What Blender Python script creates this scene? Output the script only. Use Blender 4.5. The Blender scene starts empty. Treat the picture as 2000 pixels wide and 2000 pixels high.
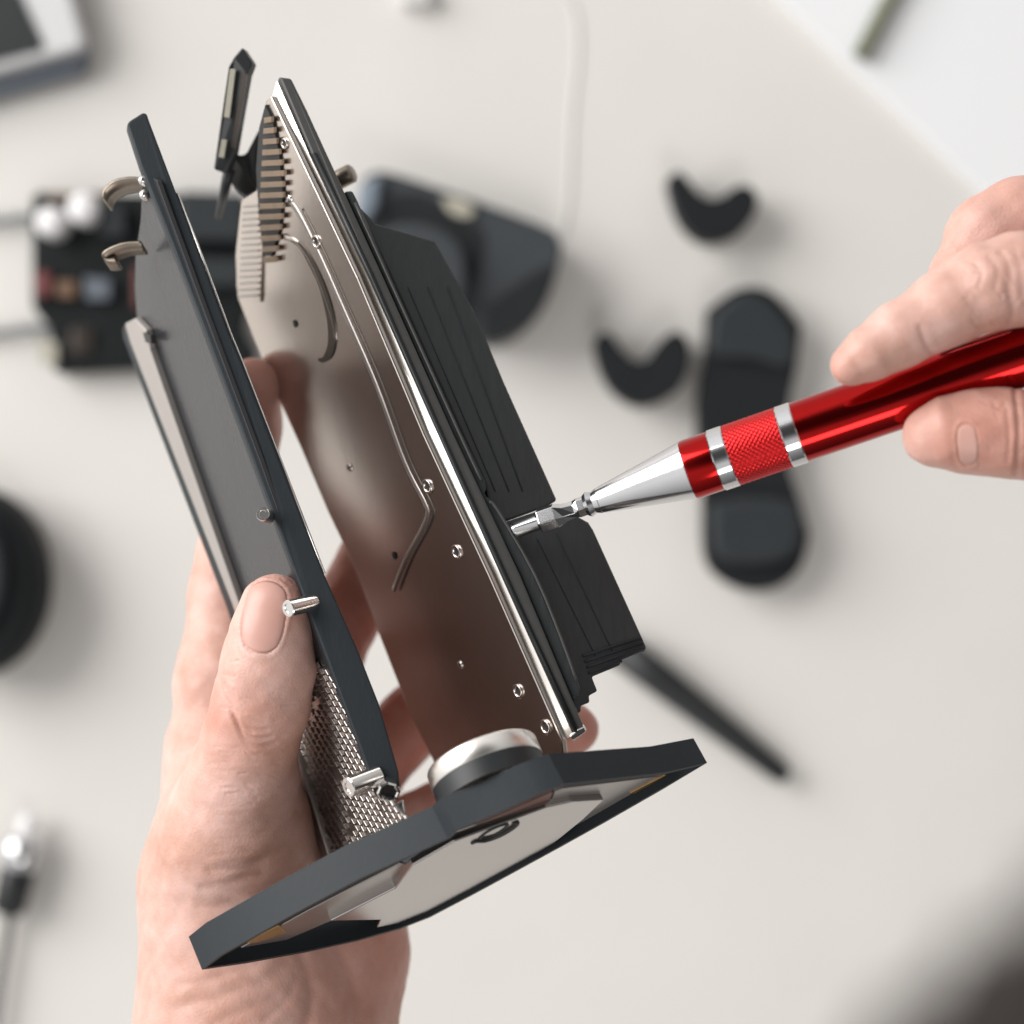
import bpy, math, random
import numpy as np
from mathutils import Vector, Matrix
random.seed(7)
S = bpy.context.scene
COL = S.collection
H = 0.85            # camera height above the table (m)
K = 2.6667e-4       # metres per reference pixel per metre of distance
FZ = 0.402          # height of the plane in focus

# ---------------------------------------------------------------- camera
cam = bpy.data.cameras.new('camera'); camo = bpy.data.objects.new('camera', cam); COL.objects.link(camo)
camo.location = (0, 0, H)
cam.sensor_width = 36; cam.lens = 36/(2000*K)
cam.clip_start = 0.01; cam.clip_end = 20
cam.dof.use_dof = True; cam.dof.focus_distance = H-FZ; cam.dof.aperture_fstop = 6.8
S.camera = camo
# ---------------------------------------------------------------- world
W = bpy.data.worlds.new('World'); S.world = W; W.use_nodes = True
nt = W.node_tree; N = nt.nodes; L = nt.links
bg = N['Background']
tc = N.new('ShaderNodeTexCoord'); sep = N.new('ShaderNodeSeparateXYZ'); L.new(tc.outputs['Generated'], sep.inputs[0])
mr = N.new('ShaderNodeMapRange'); mr.interpolation_type = 'SMOOTHSTEP'
mr.inputs[1].default_value = 0.72; mr.inputs[2].default_value = 0.96; mr.inputs[3].default_value = 1.0; mr.inputs[4].default_value = 0.06
zd = N.new('ShaderNodeVectorMath'); zd.operation = 'DOT_PRODUCT'; zd.inputs[1].default_value = (-0.08, 0.30, 0.95)
L.new(tc.outputs['Generated'], zd.inputs[0]); L.new(zd.outputs['Value'], mr.inputs[0])
vd = N.new('ShaderNodeVectorMath'); vd.operation = 'DOT_PRODUCT'; vd.inputs[1].default_value = (-0.80, 0.45, 0.4)
L.new(tc.outputs['Generated'], vd.inputs[0])
mr2 = N.new('ShaderNodeMapRange'); mr2.inputs[1].default_value = -0.8; mr2.inputs[2].default_value = 0.9
mr2.inputs[3].default_value = 0.12; mr2.inputs[4].default_value = 1.40
L.new(vd.outputs['Value'], mr2.inputs[0])
mu = N.new('ShaderNodeMath'); mu.operation = 'MULTIPLY'; L.new(mr.outputs[0], mu.inputs[0]); L.new(mr2.outputs[0], mu.inputs[1])
mu2 = N.new('ShaderNodeMath'); mu2.operation = 'MULTIPLY'; mu2.inputs[1].default_value = 0.80; L.new(mu.outputs[0], mu2.inputs[0])
bg.inputs[0].default_value = (1.0, 0.985, 0.965, 1); L.new(mu2.outputs[0], bg.inputs[1])
# ---------------------------------------------------------------- lamps
def area(name, loc, target, size, power, color=(1, 1, 1)):
    l = bpy.data.lights.new(name, 'AREA'); l.shape = 'SQUARE'; l.size = size; l.energy = power; l.color = color
    o = bpy.data.objects.new(name, l); COL.objects.link(o); o.location = loc
    o.rotation_euler = (Vector(target)-Vector(loc)).to_track_quat('-Z', 'Y').to_euler()
    return o
area('window_light', (-1.5, 0.78, 1.08), (0, 0, 0.2), 1.5, 47, (1.0, 0.98, 0.955))
area('fill_lamp', (0.25, -1.0, 1.45), (0, 0, 0.35), 0.45, 4.0, (1.0, 0.97, 0.93))
S.view_settings.view_transform = 'Standard'; S.view_settings.look = 'None'
S.view_settings.exposure = 0.0; S.view_settings.gamma = 1.0; S.view_settings.use_curve_mapping = False
S.render.engine = 'CYCLES'
try:
    S.cycles.use_denoising = True; S.cycles.denoiser = 'OPENIMAGEDENOISE'
except Exception: pass
S.cycles.max_bounces = 8

# ---------------------------------------------------------------- helpers
def P(px, py, z):
    s = (H-z)*K
    return Vector(((px-1000)*s, (1000-py)*s, z))
class Plane:
    def __init__(self, a, b, c):
        self.o = a.copy(); n = (b-a).cross(c-a).normalized()
        if n.z < 0: n = -n
        self.n = n
    def hit(self, px, py, off=0.0):
        o = Vector((0, 0, H)); d = Vector(((px-1000)*K, (1000-py)*K, -1.0))
        q = self.o+self.n*off
        t = (q-o).dot(self.n)/d.dot(self.n)
        return o+d*t
    def shifted(self, v):
        p = Plane.__new__(Plane); p.o = self.o+v; p.n = self.n.copy(); return p

def link(name, me, mat=None, parent=None, bevel=0.0, smooth=False, seg=2, org=None):
    o = bpy.data.objects.new(name, me); COL.objects.link(o)
    if mat: me.materials.append(mat)
    if org is not None: o.location = org
    if parent: o.parent = parent
    if smooth:
        for p in me.polygons: p.use_smooth = True
    if bevel > 0:
        m = o.modifiers.new('bevel', 'BEVEL'); m.width = bevel; m.segments = seg; m.limit_method = 'ANGLE'; m.angle_limit = math.radians(35)
        m.harden_normals = False
    return o
class MB:
    """collects shapes; verts in world space, built relative to an origin"""
    def __init__(s): s.v = []; s.f = []
    def add(s, vs, fs):
        b = len(s.v); s.v += [Vector(v) for v in vs]; s.f += [tuple(b+i for i in f) for f in fs]; return s
    def prism(s, pts, vec):
        n = len(pts); vec = Vector(vec)
        a = Vector((0, 0, 0))
        for i in range(n): a += pts[i].cross(pts[(i+1) % n])
        if a.dot(vec) > 0: pts = pts[::-1]      # front face looks away from vec
        vs = list(pts)+[p+vec for p in pts]
        fs = [tuple(range(n)), tuple(range(2*n-1, n-1, -1))]
        for i in range(n):
            j = (i+1) % n; fs.append((i, i+n, j+n, j))
        return s.add(vs, fs)
    def tube(s, pts, rad, seg=12, caps=True):
        pts = [Vector(p) for p in pts]; n = len(pts)
        if not hasattr(rad, '__len__'): rad = [rad]*n
        t0 = (pts[1]-pts[0]).normalized(); u = t0.orthogonal().normalized(); vs = []; fs = []
        for i in range(n):
            t = (pts[min(i+1, n-1)]-pts[max(i-1, 0)]).normalized()
            u = (u-t*u.dot(t)).normalized(); w = t.cross(u)
            for k in range(seg):
                a = 2*math.pi*k/seg; vs.append(pts[i]+(u*math.cos(a)+w*math.sin(a))*rad[i])
        for i in range(n-1):
            for k in range(seg):
                k2 = (k+1) % seg; fs.append((i*seg+k, i*seg+k2, (i+1)*seg+k2, (i+1)*seg+k))
        if caps:
            fs.append(tuple(range(seg-1, -1, -1))); fs.append(tuple((n-1)*seg+k for k in range(seg)))
        return s.add(vs, fs)
    def lathe(s, o, ax, prof, seg=48, ref=None, a0=0.0, a1=2*math.pi):
        ax = Vector(ax).normalized(); u = (ref - ax*ref.dot(ax)).normalized() if ref else ax.orthogonal().normalized(); w = ax.cross(u)
        full = abs(a1-a0-2*math.pi) < 1e-6; m = seg if full else seg+1; vs = []; fs = []
        for (t, r) in prof:
            for k in range(m):
                a = a0+(a1-a0)*k/seg; vs.append(Vector(o)+ax*t+(u*math.cos(a)+w*math.sin(a))*max(r, 1e-6))
        for i in range(len(prof)-1):
            for k in range(seg):
                k2 = (k+1) % m; fs.append((i*m+k, i*m+k2, (i+1)*m+k2, (i+1)*m+k))
        return s.add(vs, fs)
    def box(s, c, sx, sy, sz, rz=0.0):
        c = Vector(c); R = Matrix.Rotation(rz, 3, 'Z')
        vs = [c+R@Vector((x*sx/2, y*sy/2, z*sz/2)) for x in (-1, 1) for y in (-1, 1) for z in (-1, 1)]
        return s.add(vs, [(0, 1, 3, 2), (4, 6, 7, 5), (0, 4, 5, 1), (2, 3, 7, 6), (0, 2, 6, 4), (1, 5, 7, 3)])
    def build(s, name, mat, parent=None, root=None, **kw):
        org = Vector((0, 0, 0)) if root is None else Vector(root)
        me = bpy.data.meshes.new(name)
        if root is None and parent is None:
            c = sum(s.v, Vector((0, 0, 0)))/len(s.v); c.z = min(v.z for v in s.v); org = c
            me.from_pydata([v-org for v in s.v], [], s.f); me.update()
            return link(name, me, mat, None, org=org, **kw)
        me.from_pydata([v-org for v in s.v], [], s.f); me.update()
        return link(name, me, mat, parent, **kw)
def tag(o, label=None, cat=None, group=None, kind=None):
    if label: o['label'] = label
    if cat: o['category'] = cat
    if group: o['group'] = group
    if kind: o['kind'] = kind
    return o
def thing(name, loc, label, cat, group=None):
    o = bpy.data.objects.new(name, None); COL.objects.link(o); o.location = loc; o.empty_display_size = 0.01
    return tag(o, label, cat, group)
def mat(name, col, rough=0.5, metal=0.0, spec=0.5, noise=0.0, nscale=400, bump=0.0, bscale=800, coat=0.0, stretch=None, rvar=0.0):
    m = bpy.data.materials.new(name); m.use_nodes = True; t = m.node_tree; b = t.nodes['Principled BSDF']
    b.inputs['Roughness'].default_value = rough; b.inputs['Metallic'].default_value = metal
    b.inputs['Specular IOR Level'].default_value = spec; b.inputs['Coat Weight'].default_value = coat
    b.inputs['Base Color'].default_value = (*col, 1)
    co = t.nodes.new('ShaderNodeTexCoord'); mp = t.nodes.new('ShaderNodeMapping'); t.links.new(co.outputs['Object'], mp.inputs[0])
    if stretch:
        mp.inputs['Rotation'].default_value = stretch[0]; mp.inputs['Scale'].default_value = stretch[1]
    nz = t.nodes.new('ShaderNodeTexNoise'); nz.inputs['Scale'].default_value = nscale; nz.inputs['Detail'].default_value = 4
    t.links.new(mp.outputs[0], nz.inputs['Vector'])
    if noise > 0:
        mx = t.nodes.new('ShaderNodeMix'); mx.data_type = 'RGBA'
        mx.inputs[6].default_value = (*[c*(1-noise) for c in col], 1); mx.inputs[7].default_value = (*[min(1, c*(1+noise)) for c in col], 1)
        t.links.new(nz.outputs['Fac'], mx.inputs[0]); t.links.new(mx.outputs[2], b.inputs['Base Color'])
    if rvar > 0:
        rr = t.nodes.new('ShaderNodeMapRange'); rr.inputs[3].default_value = max(0.02, rough-rvar); rr.inputs[4].default_value = rough+rvar
        t.links.new(nz.outputs['Fac'], rr.inputs[0]); t.links.new(rr.outputs[0], b.inputs['Roughness'])
    if bump > 0:
        n2 = t.nodes.new('ShaderNodeTexNoise'); n2.inputs['Scale'].default_value = bscale; n2.inputs['Detail'].default_value = 3
        t.links.new(mp.outputs[0], n2.inputs['Vector'])
        bp = t.nodes.new('ShaderNodeBump'); bp.inputs['Strength'].default_value = bump; bp.inputs['Distance'].default_value = 0.0003
        t.links.new(n2.outputs['Fac'], bp.inputs['Height']); t.links.new(bp.outputs[0], b.inputs['Normal'])
    return m
DARK = (0.018, 0.023, 0.028)
M = dict(
    table=mat('table_surface', (0.70, 0.68, 0.652), 0.75, noise=0.045, nscale=14, bump=0.5, bscale=420, spec=0.3),
    floor=mat('white_sheet', (0.83, 0.84, 0.86), 0.6, noise=0.02, nscale=3, spec=0.3),
    anod=mat('dark_anodised', DARK, 0.5, 0.0, 0.27, noise=0.12, nscale=900, bump=0.12, bscale=2500, stretch=((0, 0, 0.4), (1, 0.15, 1))),
    anod2=mat('dark_olive_strip', (0.050, 0.050, 0.048), 0.42, noise=0.15, nscale=500),
    face=mat('grey_sheet', (0.034, 0.035, 0.039), 0.27, 0.2, noise=0.15, nscale=120, stretch=((0, 0, 0.37), (1, 0.12, 1)), bump=0.1, bscale=900, rvar=0.06),
    fin=mat('black_fins', (0.024, 0.028, 0.030), 0.45, noise=0.3, nscale=420, stretch=((0, 0, 0.41), (1.6, 0.05, 1)), bump=0.35, bscale=700),
    plate=mat('bronze_steel', (0.60, 0.545, 0.51), 0.25, 1.0, noise=0.05, nscale=90, rvar=0.04, bump=0.05, bscale=900, stretch=((0, 0, 0.41), (1.0, 0.10, 0.3))),
    chrome=mat('polished_steel', (0.78, 0.76, 0.74), 0.16, 1.0, noise=0.04, nscale=300),
    bevelm=mat('bright_bevel', (0.86, 0.83, 0.79), 0.30, 1.0, noise=0.08, nscale=300, stretch=((0, 0, 0.41), (1, 0.1, 1))),
    light=mat('satin_metal', (0.66, 0.63, 0.61), 0.40, 0.85, noise=0.05, nscale=60, rvar=0.05),
    mid=mat('brushed_metal', (0.40, 0.37, 0.35), 0.32, 0.9, noise=0.12, nscale=80, rvar=0.08),
    dot=mat('dark_hole', (0.02, 0.018, 0.017), 0.5),
    hollow=mat('dark_metal', (0.10, 0.085, 0.075), 0.3, 0.8, noise=0.1),
    brass=mat('brass', (0.42, 0.27, 0.11), 0.4, 0.8, noise=0.2),
    copper=mat('contact_copper', (0.27, 0.20, 0.145), 0.4, 0.6, noise=0.2),
    bronze=mat('clip_bronze', (0.27, 0.23, 0.19), 0.35, 1.0, noise=0.2),
    black=mat('black_plastic', (0.010, 0.012, 0.014), 0.45, noise=0.3, nscale=200),
    blackm=mat('black_rubber', (0.010, 0.012, 0.014), 0.65, 0.0, 0.25, noise=0.25, nscale=60, bump=0.2, bscale=300),
    grey=mat('grey_plastic', (0.027, 0.032, 0.036), 0.55, 0.0, 0.25, noise=0.15, nscale=50, bump=0.1, bscale=400),
    bluegrey=mat('blue_grey_plastic', (0.20, 0.24, 0.29), 0.5, noise=0.1, nscale=50),
    white=mat('white_plastic', (0.80, 0.79, 0.80), 0.35, noise=0.03, nscale=80),
    red=mat('red_anodised', (0.39, 0.012, 0.012), 0.13, 1.0, noise=0.06, nscale=300),
    knurl=mat('red_knurled', (0.58, 0.018, 0.02), 0.30, 0.85, noise=0.1, nscale=900),
    pchrome=mat('pen_chrome', (0.66, 0.66, 0.68), 0.12, 1.0, noise=0.03, nscale=300),
    screen=mat('dark_screen', (0.018, 0.021, 0.023), 0.35, noise=0.1),
    alu=mat('laptop_aluminium', (0.60, 0.60, 0.61), 0.5, 0.3, noise=0.03, nscale=30),
    aluside=mat('laptop_side', (0.13, 0.15, 0.18), 0.5, 0.3, noise=0.1, nscale=30),
    pcb=mat('circuit_black', (0.006, 0.008, 0.009), 0.55, 0.0, 0.2, noise=0.5, nscale=90),
    redp=mat('red_part', (0.16, 0.04, 0.04), 0.5, noise=0.1), orange=mat('orange_part', (0.15, 0.085, 0.05), 0.5, noise=0.1),
    cream=mat('cream_part', (0.42, 0.40, 0.33), 0.5, noise=0.1),
    wire=mat('grey_wire', (0.22, 0.23, 0.24), 0.5, noise=0.1), cable=mat('dark_cable', (0.10, 0.09, 0.085), 0.5, noise=0.1),
    green=mat('olive_stick', (0.17, 0.18, 0.12), 0.6, noise=0.2, nscale=60),
    brown=mat('brown_cloth', (0.016, 0.011, 0.010), 0.95, noise=0.4, nscale=40, bump=0.5, bscale=200),
    cord=mat('pale_cord', (0.68, 0.67, 0.655), 0.6, noise=0.03),
)
def skin():
    m = bpy.data.materials.new('skin'); m.use_nodes = True; t = m.node_tree; b = t.nodes['Principled BSDF']; lk = t.links.new
    co = t.nodes.new('ShaderNodeTexCoord')
    n1 = t.nodes.new('ShaderNodeTexNoise'); n1.inputs['Scale'].default_value = 60; n1.inputs['Detail'].default_value = 8; n1.inputs['Roughness'].default_value = 0.65; lk(co.outputs['Object'], n1.inputs['Vector'])
    at = t.nodes.new('ShaderNodeAttribute'); at.attribute_name = 'flush'
    ramp = t.nodes.new('ShaderNodeMix'); ramp.data_type = 'RGBA'
    ramp.inputs[6].default_value = (0.53, 0.290, 0.222, 1); ramp.inputs[7].default_value = (0.67, 0.43, 0.375, 1)
    mrn = t.nodes.new('ShaderNodeMapRange'); mrn.inputs[1].default_value = 0.35; mrn.inputs[2].default_value = 0.65; lk(n1.outputs['Fac'], mrn.inputs[0]); lk(mrn.outputs[0], ramp.inputs[0])
    mx = t.nodes.new('ShaderNodeMix'); mx.data_type = 'RGBA'; mx.inputs[7].default_value = (0.50, 0.175, 0.125, 1)
    lk(ramp.outputs[2], mx.inputs[6]); lk(at.outputs['Fac'], mx.inputs[0]); lk(mx.outputs[2], b.inputs['Base Color'])
    b.inputs['Roughness'].default_value = 0.5; b.inputs['Specular IOR Level'].default_value = 0.6
    b.inputs['Subsurface Weight'].default_value = 0.3; b.inputs['Subsurface Radius'].default_value = (1.0, 0.35, 0.2); b.inputs['Subsurface Scale'].default_value = 0.0035
    vo = t.nodes.new('ShaderNodeTexVoronoi'); vo.inputs['Scale'].default_value = 1700; lk(co.outputs['Object'], vo.inputs['Vector'])
    n2 = t.nodes.new('ShaderNodeTexNoise'); n2.inputs['Scale'].default_value = 700; n2.inputs['Detail'].default_value = 6; lk(co.outputs['Object'], n2.inputs['Vector'])
    ad = t.nodes.new('ShaderNodeMath'); ad.operation = 'ADD'; lk(vo.outputs['Distance'], ad.inputs[0]); lk(n2.outputs['Fac'], ad.inputs[1])
    bp = t.nodes.new('ShaderNodeBump'); bp.inputs['Strength'].default_value = 0.28; bp.inputs['Distance'].default_value = 0.0002
    lk(ad.outputs[0], bp.inputs['Height']); lk(bp.outputs[0], b.inputs['Normal'])
    return m
M['shell'] = mat('housing_plastic', (0.046, 0.053, 0.060), 0.5, 0.0, 0.35, noise=0.15, nscale=50)
M['warmbrown'] = mat('warm_brown', (0.21, 0.125, 0.105), 0.5, noise=0.2, nscale=60)
M['trimm'] = mat('trim_metal', (0.46, 0.43, 0.41), 0.38, 0.7, noise=0.06, nscale=60)
M['centre'] = mat('centre_metal', (0.50, 0.47, 0.455), 0.22, 1.0, noise=0.06, nscale=60, rvar=0.05)
M['skin'] = skin()
M['nail'] = mat('fingernail', (0.58, 0.33, 0.28), 0.36, spec=0.45, noise=0.08, nscale=200)

# ---------------------------------------------------------------- setting: table and a white sheet standing in for the floor beyond
e0 = P(1545, 30, 0); e1 = P(1905, 372, 0); ed = (e1-e0).normalized(); en = Vector((-ed.y, ed.x, 0))
if en.x > 0: en = -en
t = MB().prism([Vector((-1.6, -1.3, 0)), Vector((1.6, -1.3, 0)), Vector((1.6, 1.3, 0)), Vector((-1.6, 1.3, 0))], (0, 0, -0.03)).build('table_top', M['table'], bevel=0.003); tag(t, kind='structure')
sh = MB().prism([v+Vector((0, 0, 0.006)) for v in (e0-ed*0.10, e0+ed*0.55, e0+ed*0.55-en*0.42, e0-ed*0.10-en*0.42)], (0, 0, -0.0058)).build('floor_stand_in', M['floor'], bevel=0.001)
tag(sh, 'large plain white sheet standing in for the floor beyond the upper right of the table', 'floor stand-in')

# ================================================================ DEVICE
def zr(py): return 0.388+0.026*(py-150)/1400.0
def R_(pts, dz=0.0): return [P(x, y, zr(y)+dz) for (x, y) in pts]
ROOT = P(960, 1480, 0.36)
dev = thing('disassembled_device', ROOT, 'half dismantled dark metal device with bronze steel plate, black fins and flat base', 'device')
def part(mb, name, m, parent=dev, **kw): return mb.build(name, M[m], parent, root=ROOT, **kw)
PB = Plane(P(529, 187, zr(187)), P(1098, 1446, zr(1446)), P(640, 1000, zr(1000)-0.048))
PA = Plane(P(248, 243, zr(243)), P(732, 1534, zr(1534)), P(405, 1050, zr(1050)-0.046))
def hits(pl, pts, off=0.0): return [pl.hit(x, y, off) for x, y in pts]

# ---- right panel: plate
plate = part(MB().prism(hits(PB, [(529, 187), (583, 300), (698, 542), (828, 850), (955, 1123), (1098, 1446), (1104, 1500), (1060, 1640), (930, 1680), (855, 1505), (800, 1395), (740, 1240), (690, 1105), (640, 1000), (585, 870), (535, 760), (492, 655), (463, 580), (459, 500), (470, 392), (500, 372), (507, 260), (519, 196)]), PB.n*-0.0014), 'steel_plate', 'plate', bevel=0.0004)
def pbtube(pts, r, off=0.0, m='plate', name='pressed_ridge', par=plate, seg=10, flat=1.0):
    return part(MB().tube(hits(PB, pts, off), r, seg), name, m, par, smooth=True)
def smooth_poly(pts, n=8):
    out = []
    for i in range(len(pts)-1):
        p0 = pts[max(i-1, 0)]; p1 = pts[i]; p2 = pts[i+1]; p3 = pts[min(i+2, len(pts)-1)]
        for k in range(n):
            u = k/n; q = []
            for c in range(len(p1)):
                q.append(0.5*((2*p1[c])+(-p0[c]+p2[c])*u+(2*p0[c]-5*p1[c]+4*p2[c]-p3[c])*u*u+(-p0[c]+3*p1[c]-3*p2[c]+p3[c])*u**3))
            out.append(tuple(q))
    out.append(tuple(pts[-1])); return out
rid = [(566, 392), (586, 408), (630, 495), (680, 608), (742, 750), (797, 900), (836, 978), (842, 1000), (832, 1030), (800, 1090), (776, 1150)]
pbtube(smooth_poly(rid, 5), 0.0014, -0.0011, m='mid')
rb = MB().tube(hits(PB, smooth_poly([(x+7, y) for x, y in rid[1:]], 5), -0.00030), 0.0006, 8); part(rb, 'step_shade_line', 'hollow', plate, smooth=True)  # dark tube puts the press step's shade into the colour
arc_o = smooth_poly([(562, 468), (585, 475), (608, 505), (632, 555), (650, 612), (655, 660), (648, 695), (632, 708), (622, 706)], 6)
arc_i = smooth_poly([(620, 700), (632, 694), (640, 665), (637, 620), (622, 560), (601, 515), (584, 485), (564, 470)], 6)
part(MB().prism(hits(PB, arc_o+arc_i, 0.00035), PB.n*-0.0006), 'arc_groove_reflection', 'hollow', plate, bevel=0.00015)  # raised dark metal: the embossed groove's dark reflection put into the colour
pbtube(smooth_poly([(558, 462), (580, 470), (604, 500), (628, 550), (652, 620), (660, 665)], 5), 0.0009, -0.0005)
def screw(pl, px, py, r, par, name='screw_hole', rim='plate', inner='dot', h=0.0004, ring=True):
    c = pl.hit(px, py)
    mb = MB().lathe(c, pl.n, [(-0.0002, r), (h, r), (h+0.0001, r*0.86), (h, r*0.66), (-0.0003, r*0.6)], 24)
    n0 = len(mb.f); mb.lathe(c, pl.n, [(0.00008, r*0.64), (0.00008, 1e-6)], 20)
    o = part(mb, name, rim, par, smooth=True); o.data.materials.append(M[inner])
    for p in o.data.polygons[n0:]: p.material_index = 1
    return o
for (x, y, r) in [(619, 472, .0017), (836, 950, .0018), (893, 1078, .0018), (1013, 1350, .0018), (1067, 1420, .0019), (557, 280, .0014)]:
    screw(PB, x, y, r, plate)
for (x, y) in [(577, 632), (771, 1085)]:
    part(MB().lathe(PB.hit(x, y), PB.n, [(0.0002, 0.0010), (0.0003, 0.0006), (0.0003, 1e-6)], 16), 'pin_hole', 'dot', plate)
for (x, y) in [(566, 388), (683, 913), (900, 1298)]:
    part(MB().lathe(PB.hit(x, y), PB.n, [(0, 0.0011), (0.0004, 0.0009), (0.0006, 0.0005), (0.00065, 1e-6)], 20), 'rivet', 'chrome' if y < 400 else 'plate', plate, smooth=True)
# comb of contacts along the far top edge
cb = MB()
cst = part(MB().prism(hits(PB, [(518, 205), (532, 235), (545, 300), (552, 380), (545, 450), (530, 500), (514, 500), (505, 420), (500, 330), (506, 250)], 0.0006), PB.n*-0.0012), 'contact_strip', 'black', plate)
for i in range(14):
    y = 236+i*21.0
    xl = 515-0.11*min(i, 9)*10+max(0, i-9)*2; xr = 530+min(i, 5)*5 if i < 6 else 553-max(0, i-8)*3
    cb.prism(hits(PB, [(xl, y-6), (xr, y-8), (xr, y+3), (xl, y+5)], 0.0014), PB.n*-0.0008)
part(cb, 'contact_pins', 'copper', cst, bevel=0.0001)
ws = part(MB().prism(hits(PB, [(472, 392), (505, 385), (512, 480), (508, 590), (478, 590), (462, 560), (462, 480)], 0.0006), PB.n*-0.001), 'ribbon_socket', 'plate', plate)
cb = MB()
for i in range(15):
    y = 402+i*12.5; cb.prism(hits(PB, [(474-i*.6, y), (504, y-2), (504, y+3), (474-i*.6, y+5)], 0.0011), PB.n*-0.0006)
part(cb, 'socket_pins', 'mid', ws)
# bright bevel, dark rim, second layer
def strip(Lp, Rp): return Lp+Rp[::-1]
brt = MB()
bl = [(532, 192), (585, 300), (698, 542), (828, 850), (955, 1123), (1098, 1446)]; br = [(541, 158), (603, 300), (719, 542), (856, 850), (978, 1123), (1120, 1437)]
for i in range(len(bl)-1):
    a, b = bl[i], bl[i+1]; c, d = br[i+1], br[i]
    v = [P(*a, zr(a[1])-0.0016), P(*b, zr(b[1])-0.0016), P(*c, zr(c[1])+0.0002), P(*d, zr(d[1])+0.0002)]
    brt.add(v, [(0, 1, 2, 3)])
part(brt, 'bevel_trim', 'bevelm', plate)
rimR = [(569, 152), (600, 215), (639, 300), (750, 542), (888, 850), (1017, 1123), (1142, 1421)]
rim = part(MB().prism(R_([(544, 149)]+[(608, 300), (722, 542), (857, 850), (979, 1123), (1122, 1436)]+rimR[::-1], 0.0004), (-0.002, -0.001, -0.008)), 'plate_rim', 'anod2', bevel=0.0006)
gl = [(611, 300), (725, 542), (860, 850), (983, 1123), (1124, 1430)]
part(MB().tube([P(x+2, y, zr(y)+0.0005) for x, y in gl], 0.0006, 8), 'seal_line', 'black', rim, smooth=True)
part(MB().prism(R_([(1112, 1437), (1120, 1447), (1146, 1428), (1142, 1418), (1128, 1424)], 0.001), (0, 0, -0.004)), 'corner_tip', 'chrome', rim, bevel=0.0003)
L2 = [(672, 374), (748, 540), (886, 850), (1015, 1123), (1118, 1368)]
R2 = [(688, 372), (698, 392), (764, 542), (904, 850), (948, 940), (950, 958), (944, 966), (956, 974), (974, 995), (1046, 1123), (1100, 1254), (1130, 1334), (1134, 1348), (1128, 1362)]
lay = part(MB().prism(R_(L2+R2[::-1], -0.0010), (-0.001, 0, -0.009)), 'side_rail', 'fin', bevel=0.0005)
part(MB().tube([P(x-5, y, zr(y)-0.0004) for x, y in smooth_poly([(698, 396), (764, 542), (904, 850), (945, 938)], 3)], 0.00035, 8), 'rail_lip', 'anod2', lay, smooth=True)
part(MB().tube([P(x-4, y, zr(y)-0.0004) for x, y in smooth_poly([(960, 980), (977, 998), (1049, 1123), (1103, 1254), (1130, 1330)], 3)], 0.00035, 8), 'rail_lip', 'anod2', lay, smooth=True)
# finned blocks: faces slant away from the rail
def block(pts, name, edge0, zdrop=0.010, thick=0.016):
    P0 = Plane(P(748, 540, zr(540)-0.003), P(1015, 1123, zr(1123)-0.003), P(1000, 750, zr(750)-0.003-zdrop))
    o = part(MB().prism(hits(P0, pts), (-0.006, -0.002, -thick)), name, 'fin', bevel=0.0006)
    return o, P0
bk, P0 = block([(692, 392), (735, 436), (850, 470), (927, 606), (987, 750), (1089, 977), (1068, 990), (995, 1016), (962, 1020), (948, 945), (904, 850), (764, 542)], 'fin_block', None)
g = MB()
for i, o in enumerate([0.30, 0.52, 0.74]):
    a = (764+o*(940-764)-20, 560); b = (940+o*(1080-960)-8, 960)
    g.tube([P0.hit(*a, 0.0001), P0.hit(*b, 0.0001)], 0.00013, 6)
part(g, 'fin_edges', 'anod', bk, smooth=True)
bk2, _ = block([(955, 985), (985, 1020), (1070, 992), (1090, 1004), (1120, 1000), (1135, 1012), (1150, 1020), (1160, 1036), (1263, 1263), (1262, 1270), (1213, 1290), (1213, 1299), (1157, 1322), (1168, 1350), (1151, 1359), (1153, 1372), (1135, 1379), (1136, 1390), (1125, 1396), (1118, 1368), (1047, 1123), (975, 1030)], 'fin_block', None)
g = MB()
for (a, b) in [((1142, 1292), (1255, 1256)), ((1146, 1303), (1257, 1266)), ((1150, 1314), (1214, 1291)), ((1138, 1281), (1252, 1246))]:
    g.tube([P0.hit(*a, 0.0001), P0.hit(*b, 0.0001)], 0.00035, 6)
for o in (0.3, 0.6):
    g.tube([P0.hit(1010+o*130, 1060-o*30, 0.0001), P0.hit(1130+o*110, 1290-o*30, 0.0001)], 0.00012, 6)
part(g, 'fin_edges', 'anod', bk2, smooth=True)
# stub behind the rim near the top right
part(MB().lathe(P(660, 352, 0.372), (0.7, 0.3, 0.3), [(0, 0.0024), (0.004, 0.0024), (0.0045, 0.0019), (0.0045, 1e-6)], 24), 'knob', 'bronze', rim, smooth=True)

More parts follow.
